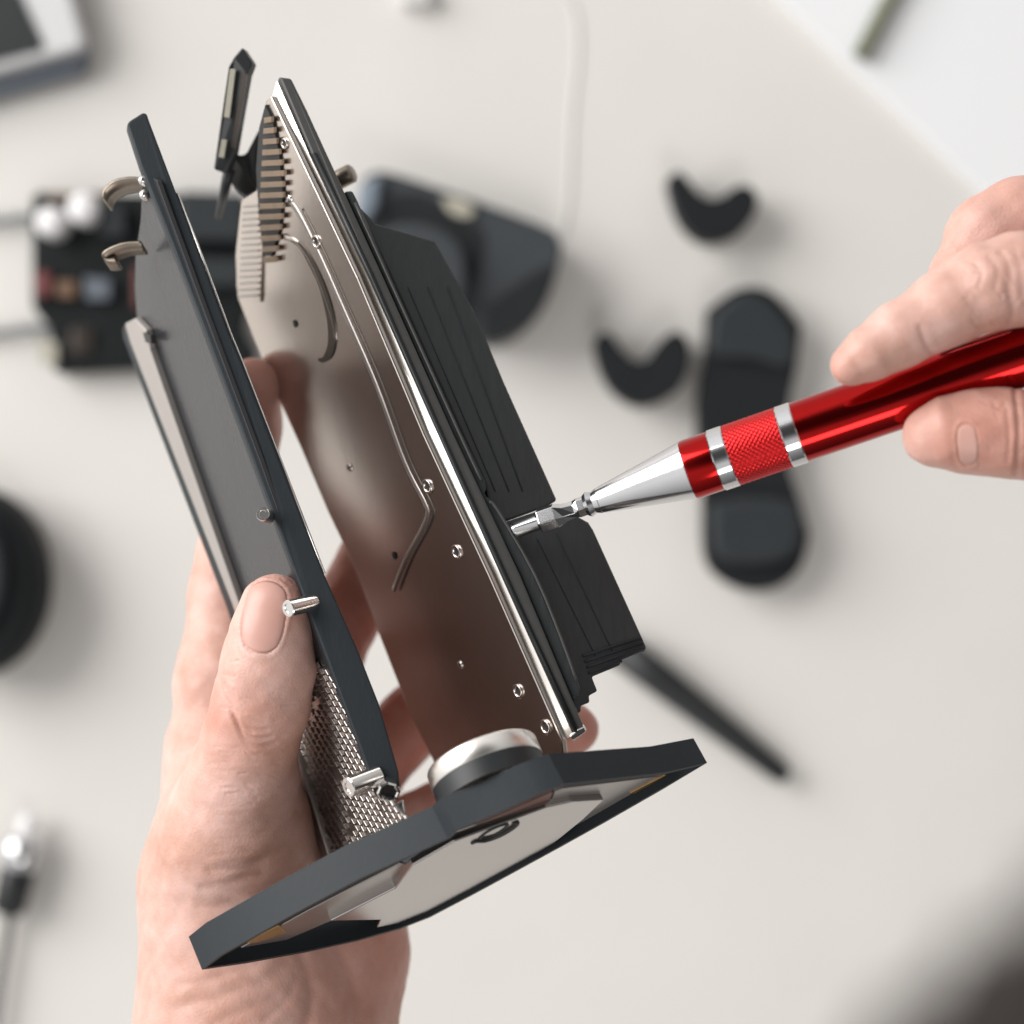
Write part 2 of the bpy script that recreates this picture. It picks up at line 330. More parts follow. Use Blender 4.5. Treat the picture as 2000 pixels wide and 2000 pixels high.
# ---- connector card above the comb
card = part(MB().prism([P(473, 92, .372), P(456, 112, .372), P(446, 131, .372), P(417, 330, .364), P(440, 338, .364), P(457, 300, .366), P(484, 145, .372), P(493, 122, .372)], (0.0006, 0.0002, -0.004)), 'connector_card', 'black', bevel=0.0004)
part(MB().prism([P(449, 134, .3728), P(460, 135, .3728), P(448, 230, .3695), P(437, 228, .3695)], (0, 0, -0.0009)), 'contact_window', 'cream', card)
part(MB().prism([P(433, 272, .3678), P(443, 273, .3678), P(437, 308, .3665), P(427, 306, .3665)], (0, 0, -0.0009)), 'contact_window', 'cream', card)
part(MB().prism([P(475, 140, .3727), P(483, 146, .3727), P(459, 290, .367), P(451, 286, .367)], (0, 0, -0.0006)), 'card_edge', 'hollow', card)
part(MB().prism([P(452, 300, .362), P(475, 303, .362), P(482, 296, .362), P(506, 250, .362), P(508, 340, .358), (P(503, 372, .356)), P(480, 384, .356), P(455, 366, .357), P(446, 340, .36)], (0, 0, -0.006)), 'connector_block', 'black', bevel=0.0008)
part(MB().tube([P(448, 330, .36), P(438, 375, .354), P(426, 425, .345)], [0.0016, 0.0013, 0.0008], 10), 'flex_tail', 'black', smooth=True)

# ---- left panel
face = part(MB().prism(hits(PA, [(278, 335), (274, 430), (264, 500), (262, 560), (268, 640), (280, 710), (456, 1180), (570, 1480), (634, 1695), (800, 1650), (792, 1600), (736, 1534), (590, 1131), (508, 900), (400, 610), (306, 352)], -0.0012), PA.n*-0.0012), 'cover_sheet', 'face', bevel=0.0003)
part(MB().prism(hits(PA, [(285, 350), (268, 560), (300, 700), (340, 800), (438, 790), (378, 600)], -0.0026), PA.n*-0.0008), 'hidden_reflector', 'light', face)  # unseen pale panel added to lighten the steel plate's upper reflection
part(MB().prism(hits(PA, [(340, 802), (470, 1170), (570, 1420), (640, 1670), (780, 1620), (725, 1530), (575, 1131), (475, 905), (440, 794)], -0.0026), PA.n*-0.0008), 'hidden_reflector', 'warmbrown', face)  # unseen brown panel added to give the plate's lower reflection its dark warmth
arim = part(MB().prism(R_([(248, 243), (253, 236), (280, 219), (287, 222), (290, 232), (448, 652), (470, 703), (535, 870), (633, 1120), (698, 1267), (741, 1376), (779, 1508), (781, 1534), (770, 1556), (745, 1562), (733, 1545), (725, 1522), (654, 1330), (614, 1224), (580, 1131), (494, 900), (386, 610), (338, 485), (274, 323)], 0.0), (-0.0012, -0.0004, -0.005)), 'cover_rim', 'anod', bevel=0.0007)
part(MB().tube([P(x+1.5, y, zr(y)-0.0009) for x, y in [(345, 377), (400, 520), (449, 652), (470, 703), (535, 870), (632, 1120)]], 0.00035, 8), 'edge_trim', 'chrome', arim, smooth=True)
trim = part(MB().prism(hits(PA, [(243, 632), (262, 622), (284, 645), (291, 680), (466, 1180), (588, 1500), (646, 1690), (632, 1700), (453, 1180), (254, 670)], 0.0008), PA.n*-0.002), 'side_trim', 'trimm', bevel=0.0004)
part(MB().prism(hits(PA, [(238, 640), (246, 636), (258, 668), (456, 1180), (636, 1700), (620, 1704), (440, 1180), (240, 660)], 0.0002), PA.n*-0.0016), 'side_gasket', 'anod', face, bevel=0.0003)
part(MB().prism(hits(PA, [(279, 650), (293, 655), (296, 672), (284, 668)], 0.0012), PA.n*-0.001), 'notch', 'dot', trim)
# ribbed vent at the bottom
vp = [(600, 1290), (640, 1310), (707, 1470), (740, 1545), (792, 1598), (800, 1640), (632, 1695), (588, 1560), (576, 1470), (585, 1370)]
def inside(x, y, poly):
    c = False; n = len(poly)
    for i in range(n):
        x1, y1 = poly[i]; x2, y2 = poly[(i+1) % n]
        if (y1 > y) != (y2 > y) and x < (x2-x1)*(y-y1)/(y2-y1)+x1: c = not c
    return c
vent = part(MB().prism(hits(PA, vp, -0.0010), PA.n*-0.0006), 'vent_grille', 'mid', bevel=0.0002)
g = MB(); d = (0.50, 0.866); nrm = (-0.866, 0.50)
for r in range(-18, 19):
    for q in range(-22, 23):
        cx = 690+d[0]*q*15+nrm[0]*r*9.2+(7*d[0] if r % 2 else 0); cy = 1500+d[1]*q*15+nrm[1]*r*9.2+(7*d[1] if r % 2 else 0)
        if inside(cx, cy, vp):
            a = (cx-d[0]*6.3, cy-d[1]*6.3); b = (cx+d[0]*6.3, cy+d[1]*6.3)
            w = random.uniform(1.9, 2.6)
            if random.random() < 0.04: continue
            g.prism([PA.hit(a[0]+nrm[0]*w, a[1]+nrm[1]*w, -0.0003), PA.hit(b[0]+nrm[0]*w, b[1]+nrm[1]*w, -0.0003), PA.hit(b[0]-nrm[0]*w, b[1]-nrm[1]*w, -0.0003), PA.hit(a[0]-nrm[0]*w, a[1]-nrm[1]*w, -0.0003)], PA.n*-0.0008)
part(g, 'vent_ribs', 'mid', vent, bevel=0.00012, seg=1)
# pins
def pin(a, b, r, name='standoff_pin', hollow=True):
    ax = b-a; ln = ax.length
    o = part(MB().lathe(a, ax, [(0.0003, 1e-6), (0.0003, r*0.55), (0, r*0.6), (0, r*0.92), (0.0002, r), (ln, r), (ln, 1e-6)], 32), name, 'chrome', arim, smooth=False)
    m = o.modifiers.new('b', 'EDGE_SPLIT'); m.split_angle = math.radians(35)
    for p in o.data.polygons: p.use_smooth = True
pin(P(513, 1004, zr(1004)+0.0035), P(524, 1010, zr(1004)-0.001), 0.0016)
pin(P(562, 1189, zr(1187)+0.0045), P(612, 1176, zr(1187)-0.0014), 0.0020)
pin(P(680, 1538, zr(1534)+0.0040), P(738, 1515, zr(1534)-0.001), 0.0024)
# round end socket on the rim
o = part(MB().lathe(P(758, 1545, zr(1545)+0.0004), (0.15, -0.35, 1), [(-0.002, 0.0027), (0.0008, 0.0027), (0.0011, 0.0023), (0.0008, 0.0019), (-0.003, 0.0018)], 8), 'hex_socket', 'chrome', arim)
part(MB().lathe(P(757, 1544, zr(1545)+0.0006), (0.15, -0.35, 1), [(0, 0.0020), (0, 1e-6)], 16), 'socket_bore', 'dot', o)
part(MB().prism([P(765, 1575, .405), P(788, 1562, .405), P(800, 1640, .408), P(775, 1640, .408)], (0, 0, -0.002)), 'corner_bracket', 'light', bevel=0.0004)
# two bronze spring clips on the upper left
for k, (pts, w) in enumerate([([(276, 346), (250, 345), (222, 352), (203, 368), (198, 385)], 0.0026), ([(275, 470), (245, 472), (215, 482), (199, 494), (203, 506), (225, 505)], 0.0020)]):
    sp = smooth_poly(pts, 5); g = MB()
    top = [P(x, y, 0.383-0.00010*i) for i, (x, y) in enumerate(sp)]
    n = len(top); vs = []; fs = []
    for i, p in enumerate(top): vs += [p, p+Vector((0.0008, -0.0022, -w*2.5))]
    for i in range(n-1): fs.append((2*i, 2*i+1, 2*i+3, 2*i+2))
    g.add(vs, fs); o = part(g, 'spring_clip', 'bronze', smooth=True); s_ = o.modifiers.new('s', 'SOLIDIFY'); s_.thickness = 0.0007
for (x, y) in [(279, 352), (281, 380)]:  # chrome beads added where the clips only show white highlights
    part(MB().lathe(P(x, y, 0.3875), (-0.5, 0.3, 1), [(-0.001, 0.0012), (0.0006, 0.0011), (0.001, 0.0006), (0.0011, 1e-6)], 18), 'clip_highlight', 'chrome', arim, smooth=True)

# ---- base
ZB = 0.417
PL = Plane(P(432, 1867, ZB), P(1296, 1509, ZB), P(839, 1791, ZB-0.034))
hv = P(872, 1563, ZB-0.004)-P(893, 1620, ZB)     # wall height vector
hv = P(383, 1829, ZB-0.0035)-P(409, 1893, ZB)
nlow = [(399, 1892), (432, 1867), (570, 1789), (707, 1715), (877, 1637), (893, 1622), (975, 1587), (1050, 1552), (1084, 1539), (1100, 1533), (1296, 1511), (1377, 1492)]
ntop = [(374, 1843), (390, 1824), (540, 1742), (690, 1662), (860, 1569), (872, 1563), (964, 1522), (1035, 1498), (1073, 1490), (1089, 1484), (1320, 1455), (1364, 1453)]
flow = [(1377, 1492), (1290, 1543), (1180, 1606), (1090, 1656), (1002, 1704), (921, 1748), (839, 1791), (780, 1814), (700, 1836), (600, 1858), (480, 1880), (399, 1892)]
PT = PL.shifted(hv)
lo = [PL.hit(x, y) for x, y in nlow]+[PL.hit(x, y) for x, y in flow[1:-1]]
kk = np.interp([p[0] for p in nlow], [399, 1000, 1377], [1.02, 0.96, 0.80])
hi = [l_+hv*float(k_) for l_, k_ in zip(lo[:len(nlow)], kk)]+[PL.hit(x, y)+hv*float(np.interp(x, [399, 1000, 1377], [1.02, .96, .80])) for x, y in flow[1:-1]]
n = len(lo); wall = MB().add(lo+hi, [(i, (i+1) % n, n+(i+1) % n, n+i) for i in range(n)])
base = part(wall, 'base_frame', 'anod')
s_ = base.modifiers.new('s', 'SOLIDIFY'); s_.thickness = 0.0011; s_.offset = 0
e_ = base.modifiers.new('e', 'EDGE_SPLIT'); e_.split_angle = math.radians(24)
for p_ in base.data.polygons: p_.use_smooth = True
b_ = base.modifiers.new('b', 'BEVEL'); b_.width = 0.0004; b_.segments = 2; b_.limit_method = 'ANGLE'
bot = MB(); fl = [p.lerp(q, 0.62) for p, q in zip(lo, hi)]; fc_ = sum(fl, Vector())/n
bot.prism([p+(fc_-p)*0.07 for p in fl], hv*0.12); part(bot, 'base_floor', 'mid', base)
PC = PL.shifted(hv*0.10)
cp = [(646, 1799), (772, 1735), (806, 1690), (888, 1643), (1067, 1577), (1116, 1566), (1180, 1562), (1140, 1600), (1085, 1645), (1002, 1697), (921, 1741), (850, 1778), (790, 1802), (735, 1812), (742, 1797)]
cen = part(MB().prism([PC.hit(x, y) for x, y in cp], hv*0.25), 'centre_panel', 'centre', base, bevel=0.0003)
P2 = PL.shifted(hv*0.30)
part(MB().prism([P2.hit(x, y) for x, y in [(785, 1684), (868, 1641), (888, 1646), (812, 1692)]], hv*0.2), 'inset_block', 'aluside', base, bevel=0.0002)
part(MB().prism([P2.hit(x, y) for x, y in [(470, 1852), (600, 1780), (700, 1728), (783, 1686), (808, 1692), (774, 1737), (690, 1780), (560, 1836)]], hv*0.2), 'inset_plate', 'mid', base, bevel=0.0002)
part(MB().prism([P2.hit(x, y) for x, y in [(890, 1644), (893, 1628), (975, 1594), (1080, 1548), (1070, 1579)]], hv*0.2), 'warm_strip', 'warmbrown', base, bevel=0.0002)
part(MB().prism([P2.hit(x, y) for x, y in [(1072, 1580), (1084, 1547), (1102, 1540), (1290, 1517), (1225, 1560), (1150, 1604), (1085, 1625), (1114, 1568)]], hv*0.2), 'inset_plate', 'trimm', base, bevel=0.0002)
for pts in ([(478, 1842), (545, 1808), (560, 1822), (500, 1842)], [(1230, 1550), (1300, 1514), (1330, 1512), (1255, 1552)]):
    part(MB().prism([PL.shifted(hv*0.26).hit(x, y) for x, y in pts], hv*0.2), 'brass_tab', 'brass', base, bevel=0.0002)
mk = smooth_poly([(921, 1648), (930, 1643), (948, 1641), (975, 1631), (998, 1618), (1009, 1610), (1010, 1606), (1000, 1609)], 5)
part(MB().tube([PC.hit(x, y, 0.0001) for x, y in mk], [0.0003+0.00035*math.sin(math.pi*i/(len(mk)-1)) for i in range(len(mk))], 8), 'oval_mark', 'dot', cen, smooth=True)
mk = smooth_poly([(936, 1638), (952, 1625), (975, 1614), (992, 1610), (984, 1620), (964, 1632), (936, 1638)], 5)
part(MB().tube([PC.hit(x, y, 0.0001) for x, y in mk], 0.00025, 8), 'oval_mark', 'dot', cen, smooth=True)
# barrel standing inside the base
ax = -hv.normalized(); cc = PT.hit(966, 1520)
up = PT.n if PT.n.dot(hv) > 0 else -PT.n
ctr = PT.hit(966, 1545)
Rb = 0.0130
tl = None
def bar(t0, t1, r, m, name, par):
    o = part(MB().lathe(ctr, up, [(t0, r), (t1, r)], 72, ref=Vector((1, 0.39, 0))), name, m, par, smooth=True); return o
UPV = up
hgt = 0.0088
prof = [(0, Rb), (hgt*0.50, Rb)]
brl = part(MB().lathe(ctr, UPV, prof, 96, ref=Vector((1, .39, 0))), 'barrel', 'black', base, smooth=True)
part(MB().lathe(ctr, UPV, [(hgt*0.50, Rb*1.0), (hgt*0.53, Rb*1.012), (hgt*0.95, Rb*1.0), (hgt, Rb*0.98), (hgt*1.02, Rb*0.94), (hgt*1.02, 1e-6)], 96, ref=Vector((1, .39, 0))), 'barrel_ring', 'bevelm', brl, smooth=True)

# ================================================================ SCREWDRIVER
def pz(x): return 0.4045+(x-1000)*0.00012*0.20
def pc(x): return 978-0.343*(x-1170)
pA = P(1004, pc(1004), pz(1004)); pB = P(2600, pc(2600), pz(2600)+0.0)
axis = (P(2000, pc(2000), pz(2000))-pA).normalized(); 
def tx(x):   # distance along the axis at a given pixel x
    return (P(x, pc(x), pz(x))-pA).dot(axis)
sd = thing('screwdriver', pA, 'red metal precision screwdriver with knurled grip and silver tip, held between thumb and finger', 'screwdriver')
def sp(prof, name, m, par=sd, seg=64, split=True):
    o = MB().lathe(pA, axis, prof, seg, ref=Vector((0, 0, 1))).build(name, M[m], par, root=pA, smooth=True)
    if split:
        e = o.modifiers.new('e', 'EDGE_SPLIT'); e.split_angle = math.radians(28)
    return o
Rr = 0.00695
sp([(tx(1345), Rr*0.985), (tx(1352), Rr), (tx(1398), Rr)], 'collar', 'red')
sp([(tx(1398), Rr*1.0), (tx(1400), Rr*1.03), (tx(1426), Rr*1.03), (tx(1428), Rr)], 'silver_band', 'pchrome')
sp([(tx(1530), Rr*1.0), (tx(1532), Rr*1.03), (tx(1558), Rr*1.03), (tx(1560), Rr)], 'silver_band', 'pchrome')
body = sp([(tx(1560), Rr), (tx(2560), Rr), (tx(2570), Rr*0.9), (tx(2572), 1e-6)], 'barrel', 'red')
# knurled grip: real diamond relief
g = MB(); seg = 180; a0 = tx(1428); a1 = tx(1530); nn = 110; ref = Vector((0, 0, 1)); u = (ref-axis*ref.dot(axis)).normalized(); w = axis.cross(u); vs = []; fs = []
circ = 2*math.pi*Rr
for i in range(nn+1):
    t_ = a0+(a1-a0)*i/nn
    for k in range(seg):
        th = 2*math.pi*k/seg; sarc = th/(2*math.pi)*36
        ph = (t_-a0)/(circ/36)*1.0
        hgtk = 0.00026*(abs(math.sin(math.pi*(sarc+ph)))*abs(math.sin(math.pi*(sarc-ph))))**0.6
        r = Rr*0.985+hgtk; vs.append(pA+axis*t_+(u*math.cos(th)+w*math.sin(th))*r)
for i in range(nn):
    for k in range(seg): fs.append((i*seg+k, i*seg+(k+1) % seg, (i+1)*seg+(k+1) % seg, (i+1)*seg+k))
g.add(vs, fs).build('knurled_grip', M['knurl'], sd, root=pA, smooth=True)
# cone, chuck, bit
sp([(tx(1168), 1e-6), (tx(1168), 0.0019), (tx(1171), 0.00295), (tx(1176), 0.0031), (tx(1250), 0.0047), (tx(1320), 0.0062), (tx(1344), 0.0068), (tx(1346), 0.0066), (tx(1346), Rr*0.98)], 'cone', 'pchrome')
sp([(tx(1143), 1e-6), (tx(1143), 0.0024), (tx(1150), 0.0030), (tx(1160), 0.0025), (tx(1170), 0.0030)], 'collet', 'pchrome')
g = MB(); n6 = 6
def hexs(t_, r, tw):
    return [pA+axis*t_+(u*math.cos(tw+math.pi/3*k)+w*math.sin(tw+math.pi/3*k))*r for k in range(n6)]
rings = [(tx(1050), 0.0020, 0.2), (tx(1055), 0.0030, 0.2), (tx(1086), 0.0030, 0.2), (tx(1100), 0.0023, 0.35), (tx(1122), 0.0020, 0.5), (tx(1130), 0.0024, 0.2), (tx(1150), 0.0024, 0.2)]
vs = []; fs = []
for r in rings: vs += hexs(*r)
for i in range(len(rings)-1):
    for k in range(6): fs.append((i*6+k, i*6+(k+1) % 6, (i+1)*6+(k+1) % 6, (i+1)*6+k))
fs.append(tuple(range(5, -1, -1))); g.add(vs, fs)
g.build('hex_shank', M['pchrome'], sd, root=pA, bevel=0.00015)
g = MB(); vs = []; fs = []; sg = 24; nr = 12
for i in range(nr+1):
    t_ = tx(1000)+(tx(1052)-tx(1000))*i/nr
    for k in range(sg):
        th = 2*math.pi*k/sg; r = 0.0021*(1-0.22*abs(math.sin(2*th+0.6))**0.6*(1-i/nr*0.6))*(0.75 if i == 0 else 1)
        vs.append(pA+axis*t_+(u*math.cos(th)+w*math.sin(th))*r)
for i in range(nr):
    for k in range(sg): fs.append((i*sg+k, i*sg+(k+1) % sg, (i+1)*sg+(k+1) % sg, (i+1)*sg+k))
fs.append(tuple(range(sg-1, -1, -1))); g.add(vs, fs).build('bit', M['pchrome'], sd, root=pA, smooth=True)
# pocket clip along the upper side
cu = (Vector((-axis.y, axis.x, 0))).normalized()
g = MB(); cpts = [pA+axis*tx(x)+cu*(Rr+o_)+Vector((0, 0, 0.0026)) for x, o_ in [(1848, 0.0006), (1862, 0.0012), (1885, 0.0007), (1930, 0.0012), (2100, 0.0016), (2400, 0.002), (2500, 0.001)]]
g.tube(cpts, [0.0007, 0.0012, 0.0012, 0.0012, 0.0013, 0.0013, 0.001], 12).build('pocket_clip', M['pchrome'], sd, root=pA, smooth=True)

# ================================================================ HANDS (signed distance field -> surface nets)
def smin(a, b, k):
    h = np.clip(0.5+0.5*(b-a)/k, 0, 1); return b*(1-h)+a*h-k*h*(1-h)
def chain_d(X, ch, k=0.002):
    D = None
    for (a, ra), (b, rb) in zip(ch[:-1], ch[1:]):
        ab = b-a; l2 = float((ab*ab).sum()); t_ = np.clip(((X-a)@ab)/l2, 0, 1)
        q = X-a-t_[:, None]*ab; d_ = np.sqrt((q*q).sum(1))-(ra+(rb-ra)*t_)
        D = d_ if D is None else smin(D, d_, k)
    return D
def ch(lst): return [(np.array(P(x, y, z)), r*0.001) for (x, y, z, r) in lst]
def hand_field(palm, fingers, kp=0.012, kf=0.006, kff=0.0008):
    palm = [ch(c) for c in palm]; fingers = [ch(c) for c in fingers]
    def f(X):
        D = None
        for c in palm:
            d_ = chain_d(X, c, 0.004); D = d_ if D is None else smin(D, d_, kp)
        F = None
        for c in fingers:
            d_ = chain_d(X, c, 0.0022); F = d_ if F is None else smin(F, d_, kff)
        return smin(D, F, kf)
    pts = [p for c in palm+fingers for p in c]
    return f, pts
def nets(f, lo, hi, h):
    n = [int((hi[i]-lo[i])/h)+2 for i in range(3)]
    ax_ = [lo[i]+h*np.arange(n[i]) for i in range(3)]
    q = 4; nc = [(k+q-1)//q+1 for k in n]; gc = np.meshgrid(*[lo[i]+h*q*np.arange(nc[i]) for i in range(3)], indexing='ij')
    C = f(np.stack([g.ravel() for g in gc], 1)).reshape(nc)
    ii = [np.minimum((np.arange(n[i])+q//2)//q, nc[i]-1) for i in range(3)]
    F = C[np.ix_(*ii)].astype(np.float32); near = np.argwhere(np.abs(F) < h*q*1.2+0.004)
    for k in range(0, len(near), 200000):
        e = near[k:k+200000]; F[e[:, 0], e[:, 1], e[:, 2]] = f(np.array(lo)+e*h)
    ins = F < 0
    c = sum(ins[a:n[0]-1+a, b:n[1]-1+b, d_:n[2]-1+d_].astype(np.int8) for a in (0, 1) for b in (0, 1) for d_ in (0, 1))
    act = (c > 0) & (c < 8); idx = -np.ones(act.shape, np.int64); I = np.argwhere(act); idx[act] = np.arange(len(I))
    acc = np.zeros((len(I), 3)); cnt = np.zeros(len(I))
    cor = [(a, b, d_) for a in (0, 1) for b in (0, 1) for d_ in (0, 1)]
    for p in cor:
        for axx in range(3):
            if p[axx] == 1: continue
            q = list(p); q[axx] = 1
            fa = F[I[:, 0]+p[0], I[:, 1]+p[1], I[:, 2]+p[2]]; fb = F[I[:, 0]+q[0], I[:, 1]+q[1], I[:, 2]+q[2]]
            m = (fa < 0) != (fb < 0); t_ = np.where(m, fa/(fa-fb+1e-20), 0)
            pos = np.tile(np.array(p, float), (len(I), 1)); pos[:, axx] += t_
            acc[m] += pos[m]; cnt[m] += 1
    V = np.array(lo)+(I+acc/cnt[:, None])*h
    Q = []
    for axx in range(3):
        sl0 = [slice(None)]*3; sl1 = [slice(None)]*3; sl0[axx] = slice(0, -1); sl1[axx] = slice(1, None)
        m = ins[tuple(sl0)] != ins[tuple(sl1)]; E = np.argwhere(m); o1, o2 = [(1, 2), (2, 0), (0, 1)][axx]
        ok = (E[:, o1] > 0) & (E[:, o2] > 0) & (E[:, o1] < n[o1]-1) & (E[:, o2] < n[o2]-1); E = E[ok]
        def g_(da, db):
            e = E.copy(); e[:, o1] += da; e[:, o2] += db; return idx[e[:, 0], e[:, 1], e[:, 2]]
        q = np.stack([g_(-1, -1), g_(0, -1), g_(0, 0), g_(-1, 0)], 1)
        inside_first = ins[E[:, 0], E[:, 1], E[:, 2]]
        q[~inside_first] = q[~inside_first][:, ::-1]; Q.append(q)
    return V, np.concatenate(Q)
def subdiv(V, Q):
    E = np.stack([Q, np.roll(Q, -1, 1)], 2).reshape(-1, 2); E.sort(axis=1)
    key = E[:, 0]*np.int64(len(V)+1)+E[:, 1]; u_, first, inv = np.unique(key, return_index=True, return_inverse=True)
    Em = E[first]; mid = (V[Em[:, 0]]+V[Em[:, 1]])/2; fc = V[Q].mean(1)
    eb = len(V); fb = eb+len(mid); ei = eb+inv.reshape(-1, 4); fi = fb+np.arange(len(Q))
    out = [np.stack([Q[:, k], ei[:, k], fi, ei[:, (k-1) % 4]], 1) for k in range(4)]
    return np.concatenate([V, mid, fc]), np.concatenate(out)
def grad(f, X, e=0.0003):
    G = np.stack([f(X+np.eye(3)[i]*e)-f(X-np.eye(3)[i]*e) for i in range(3)], 1)/(2*e)
    return G/np.maximum(np.linalg.norm(G, axis=1, keepdims=True), 1e-9)
def topx(V):
    s = (H-V[:, 2])*K; return np.stack([V[:, 0]/s+1000, 1000-V[:, 1]/s], 1)
def segdist(p, poly):
    best = np.full(len(p), 1e9)
    for a, b in zip(poly[:-1], poly[1:]):
        a = np.array(a[:2], float); b = np.array(b[:2], float); ab = b-a; t_ = np.clip(((p-a)@ab)/(ab@ab), 0, 1)
        best = np.minimum(best, np.linalg.norm(p-a-t_[:, None]*ab, axis=1))
    return best
def build_hand(name, palm, fingers, creases, flush, label, nails, zmin_crease, h=0.0016, bumps=(), kp=0.012):
    f, pts = hand_field(palm, fingers, kp=kp)
    A = np.array([p for p, r in pts]); Rr_ = np.array([r for p, r in pts])
    lo = (A-Rr_[:, None]).min(0)-0.006; hi = (A+Rr_[:, None]).max(0)+0.006
    V, Q = nets(f, lo, hi, h)
    for _ in range(2): V, Q = subdiv(V, Q)
    for _ in range(3):
        G = grad(f, V); V = V-G*np.clip(f(V), -h, h)[:, None]
    G = grad(f, V); px = topx(V); disp = np.zeros(len(V)); front = np.clip(G[:, 2]*2.0+0.3, 0, 1)*(V[:, 2] > zmin_crease)
    for (poly, depth, width) in creases:
        pa = np.array(poly, float); mg = width*6; mk_ = np.where((px > pa.min(0)-mg).all(1) & (px < pa.max(0)+mg).all(1))[0]
        if len(mk_) == 0: continue
        dd = segdist(px[mk_], smooth_poly(poly, 5) if len(poly) > 2 else poly); fr_ = front[mk_]*depth*0.001
        disp[mk_] += fr_*(-np.exp(-(dd/width)**2)+0.18*np.exp(-((dd-2.2*width)/(1.3*width))**2))
    for (cx, cy, r, hh) in bumps:
        dd = np.hypot(px[:, 0]-cx, px[:, 1]-cy); disp += front*hh*0.001*np.exp(-(dd/r)**2)
    # nail beds: slight groove around the plate
    for nl in nails:
        (cx, cy, ang, a, b) = nl[:5]
        ca, sa = math.cos(ang), math.sin(ang); X = (px[:, 0]-cx)*ca+(px[:, 1]-cy)*sa; Y = -(px[:, 0]-cx)*sa+(px[:, 1]-cy)*ca
        rr = (np.abs(X/a)**2.6+np.abs(Y/b)**2.6)**(1/2.6)
        disp += front*0.00022*np.exp(-((rr-1.17)/0.10)**2)*(Y > -b*0.9); disp -= front*0.00028*(rr < 1.05)
    # soft unevenness
    def wav(s, a):
        return a*(np.sin(V[:, 0]*s+1.3)*np.sin(V[:, 1]*s*1.13+0.4)*np.sin(V[:, 2]*s*0.9+2.0))
    disp += wav(420, 0.00022)+wav(900, 0.00009)
    V2 = V+G*disp[:, None]
    org = np.array(P(*nails[0][5])) if False else V2.mean(0); org[2] = V2[:, 2].min()
    me = bpy.data.meshes.new(name); me.vertices.add(len(V2)); me.vertices.foreach_set('co', (V2-org).astype(np.float32).ravel())
    me.loops.add(Q.size); me.loops.foreach_set('vertex_index', Q.astype(np.int32).ravel())
    me.polygons.add(len(Q)); me.polygons.foreach_set('loop_start', np.arange(0, Q.size, 4, dtype=np.int32)); me.polygons.foreach_set('loop_total', np.full(len(Q), 4, np.int32))
    me.update(calc_edges=True); me.polygons.foreach_set('use_smooth', np.ones(len(Q), bool))
    fl_ = np.zeros(len(V2))
    for (cx, cy, cz, r, a) in flush:
        c = np.array(P(cx, cy, cz)); fl_ += a*np.exp(-(((V2-c)**2).sum(1))/(r*0.001)**2)
    at = me.attributes.new('flush', 'FLOAT', 'POINT'); at.data.foreach_set('value', np.clip(fl_, 0, 0.9).astype(np.float32))
    o = link(name, me, M['skin'], None, org=Vector(org)); tag(o, label, 'hand')
    # nails
    for (cx, cy, ang, a, b) in [n_[:5] for n_ in nails]:
        ca, sa = math.cos(ang), math.sin(ang); nu, nv = 22, 28; g = []; 
        for j in range(nv+1):
            for i in range(nu+1):
                uu = -1+2*i/nu; vv = -1+2*j/nv
                # squircle mapping
                X_ = uu*math.sqrt(1-0.5*abs(vv)**2.6*0.75); Y_ = vv*math.sqrt(1-0.5*abs(uu)**2.2*0.8)
                X_ *= a; Y_ *= b; g.append((cx+X_*ca-Y_*sa, cy+X_*sa+Y_*ca))
        g = np.array(g); t_ = np.full(len(g), H-0.46); D_ = np.stack([(g[:, 0]-1000)*K, (1000-g[:, 1])*K, -np.ones(len(g))], 1)
        for _ in range(60):
            X_ = np.array([0, 0, H])+D_*t_[:, None]; t_ = t_+np.clip(f(X_), -0.002, 0.004)*0.8
        X_ = np.array([0, 0, H])+D_*t_[:, None]; Gn = grad(f, X_)
        jj = np.repeat(np.arange(nv+1), nu+1)/nv; ii = np.tile(np.arange(nu+1), nv+1)/nu
        edge = np.minimum(np.minimum(ii, 1-ii), np.minimum(jj, 1-jj))
        Xt = X_+Gn*(0.00003+0.00014*np.clip(edge*10, 0, 1))[:, None]; Xb = X_-Gn*0.0009
        vs = [Vector(v-org) for v in Xt]+[Vector(v-org) for v in Xb]; NN = len(Xt); fs = []
        for j in range(nv):
            for i in range(nu):
                q0 = j*(nu+1)+i; fs.append((q0, q0+nu+1, q0+nu+2, q0+1)); fs.append((NN+q0, NN+q0+1, NN+q0+nu+2, NN+q0+nu+1))
        bd = [i for i in range(nu+1)]+[j*(nu+1)+nu for j in range(1, nv+1)]+[nv*(nu+1)+i for i in range(nu-1, -1, -1)]+[j*(nu+1) for j in range(nv-1, 0, -1)]
        for k in range(len(bd)): fs.append((bd[k], bd[(k+1) % len(bd)], NN+bd[(k+1) % len(bd)], NN+bd[k]))
        mn = bpy.data.meshes.new('nail'); mn.from_pydata(vs, [], fs); mn.update(); link('nail', mn, M['nail'], o, smooth=True)
    return o

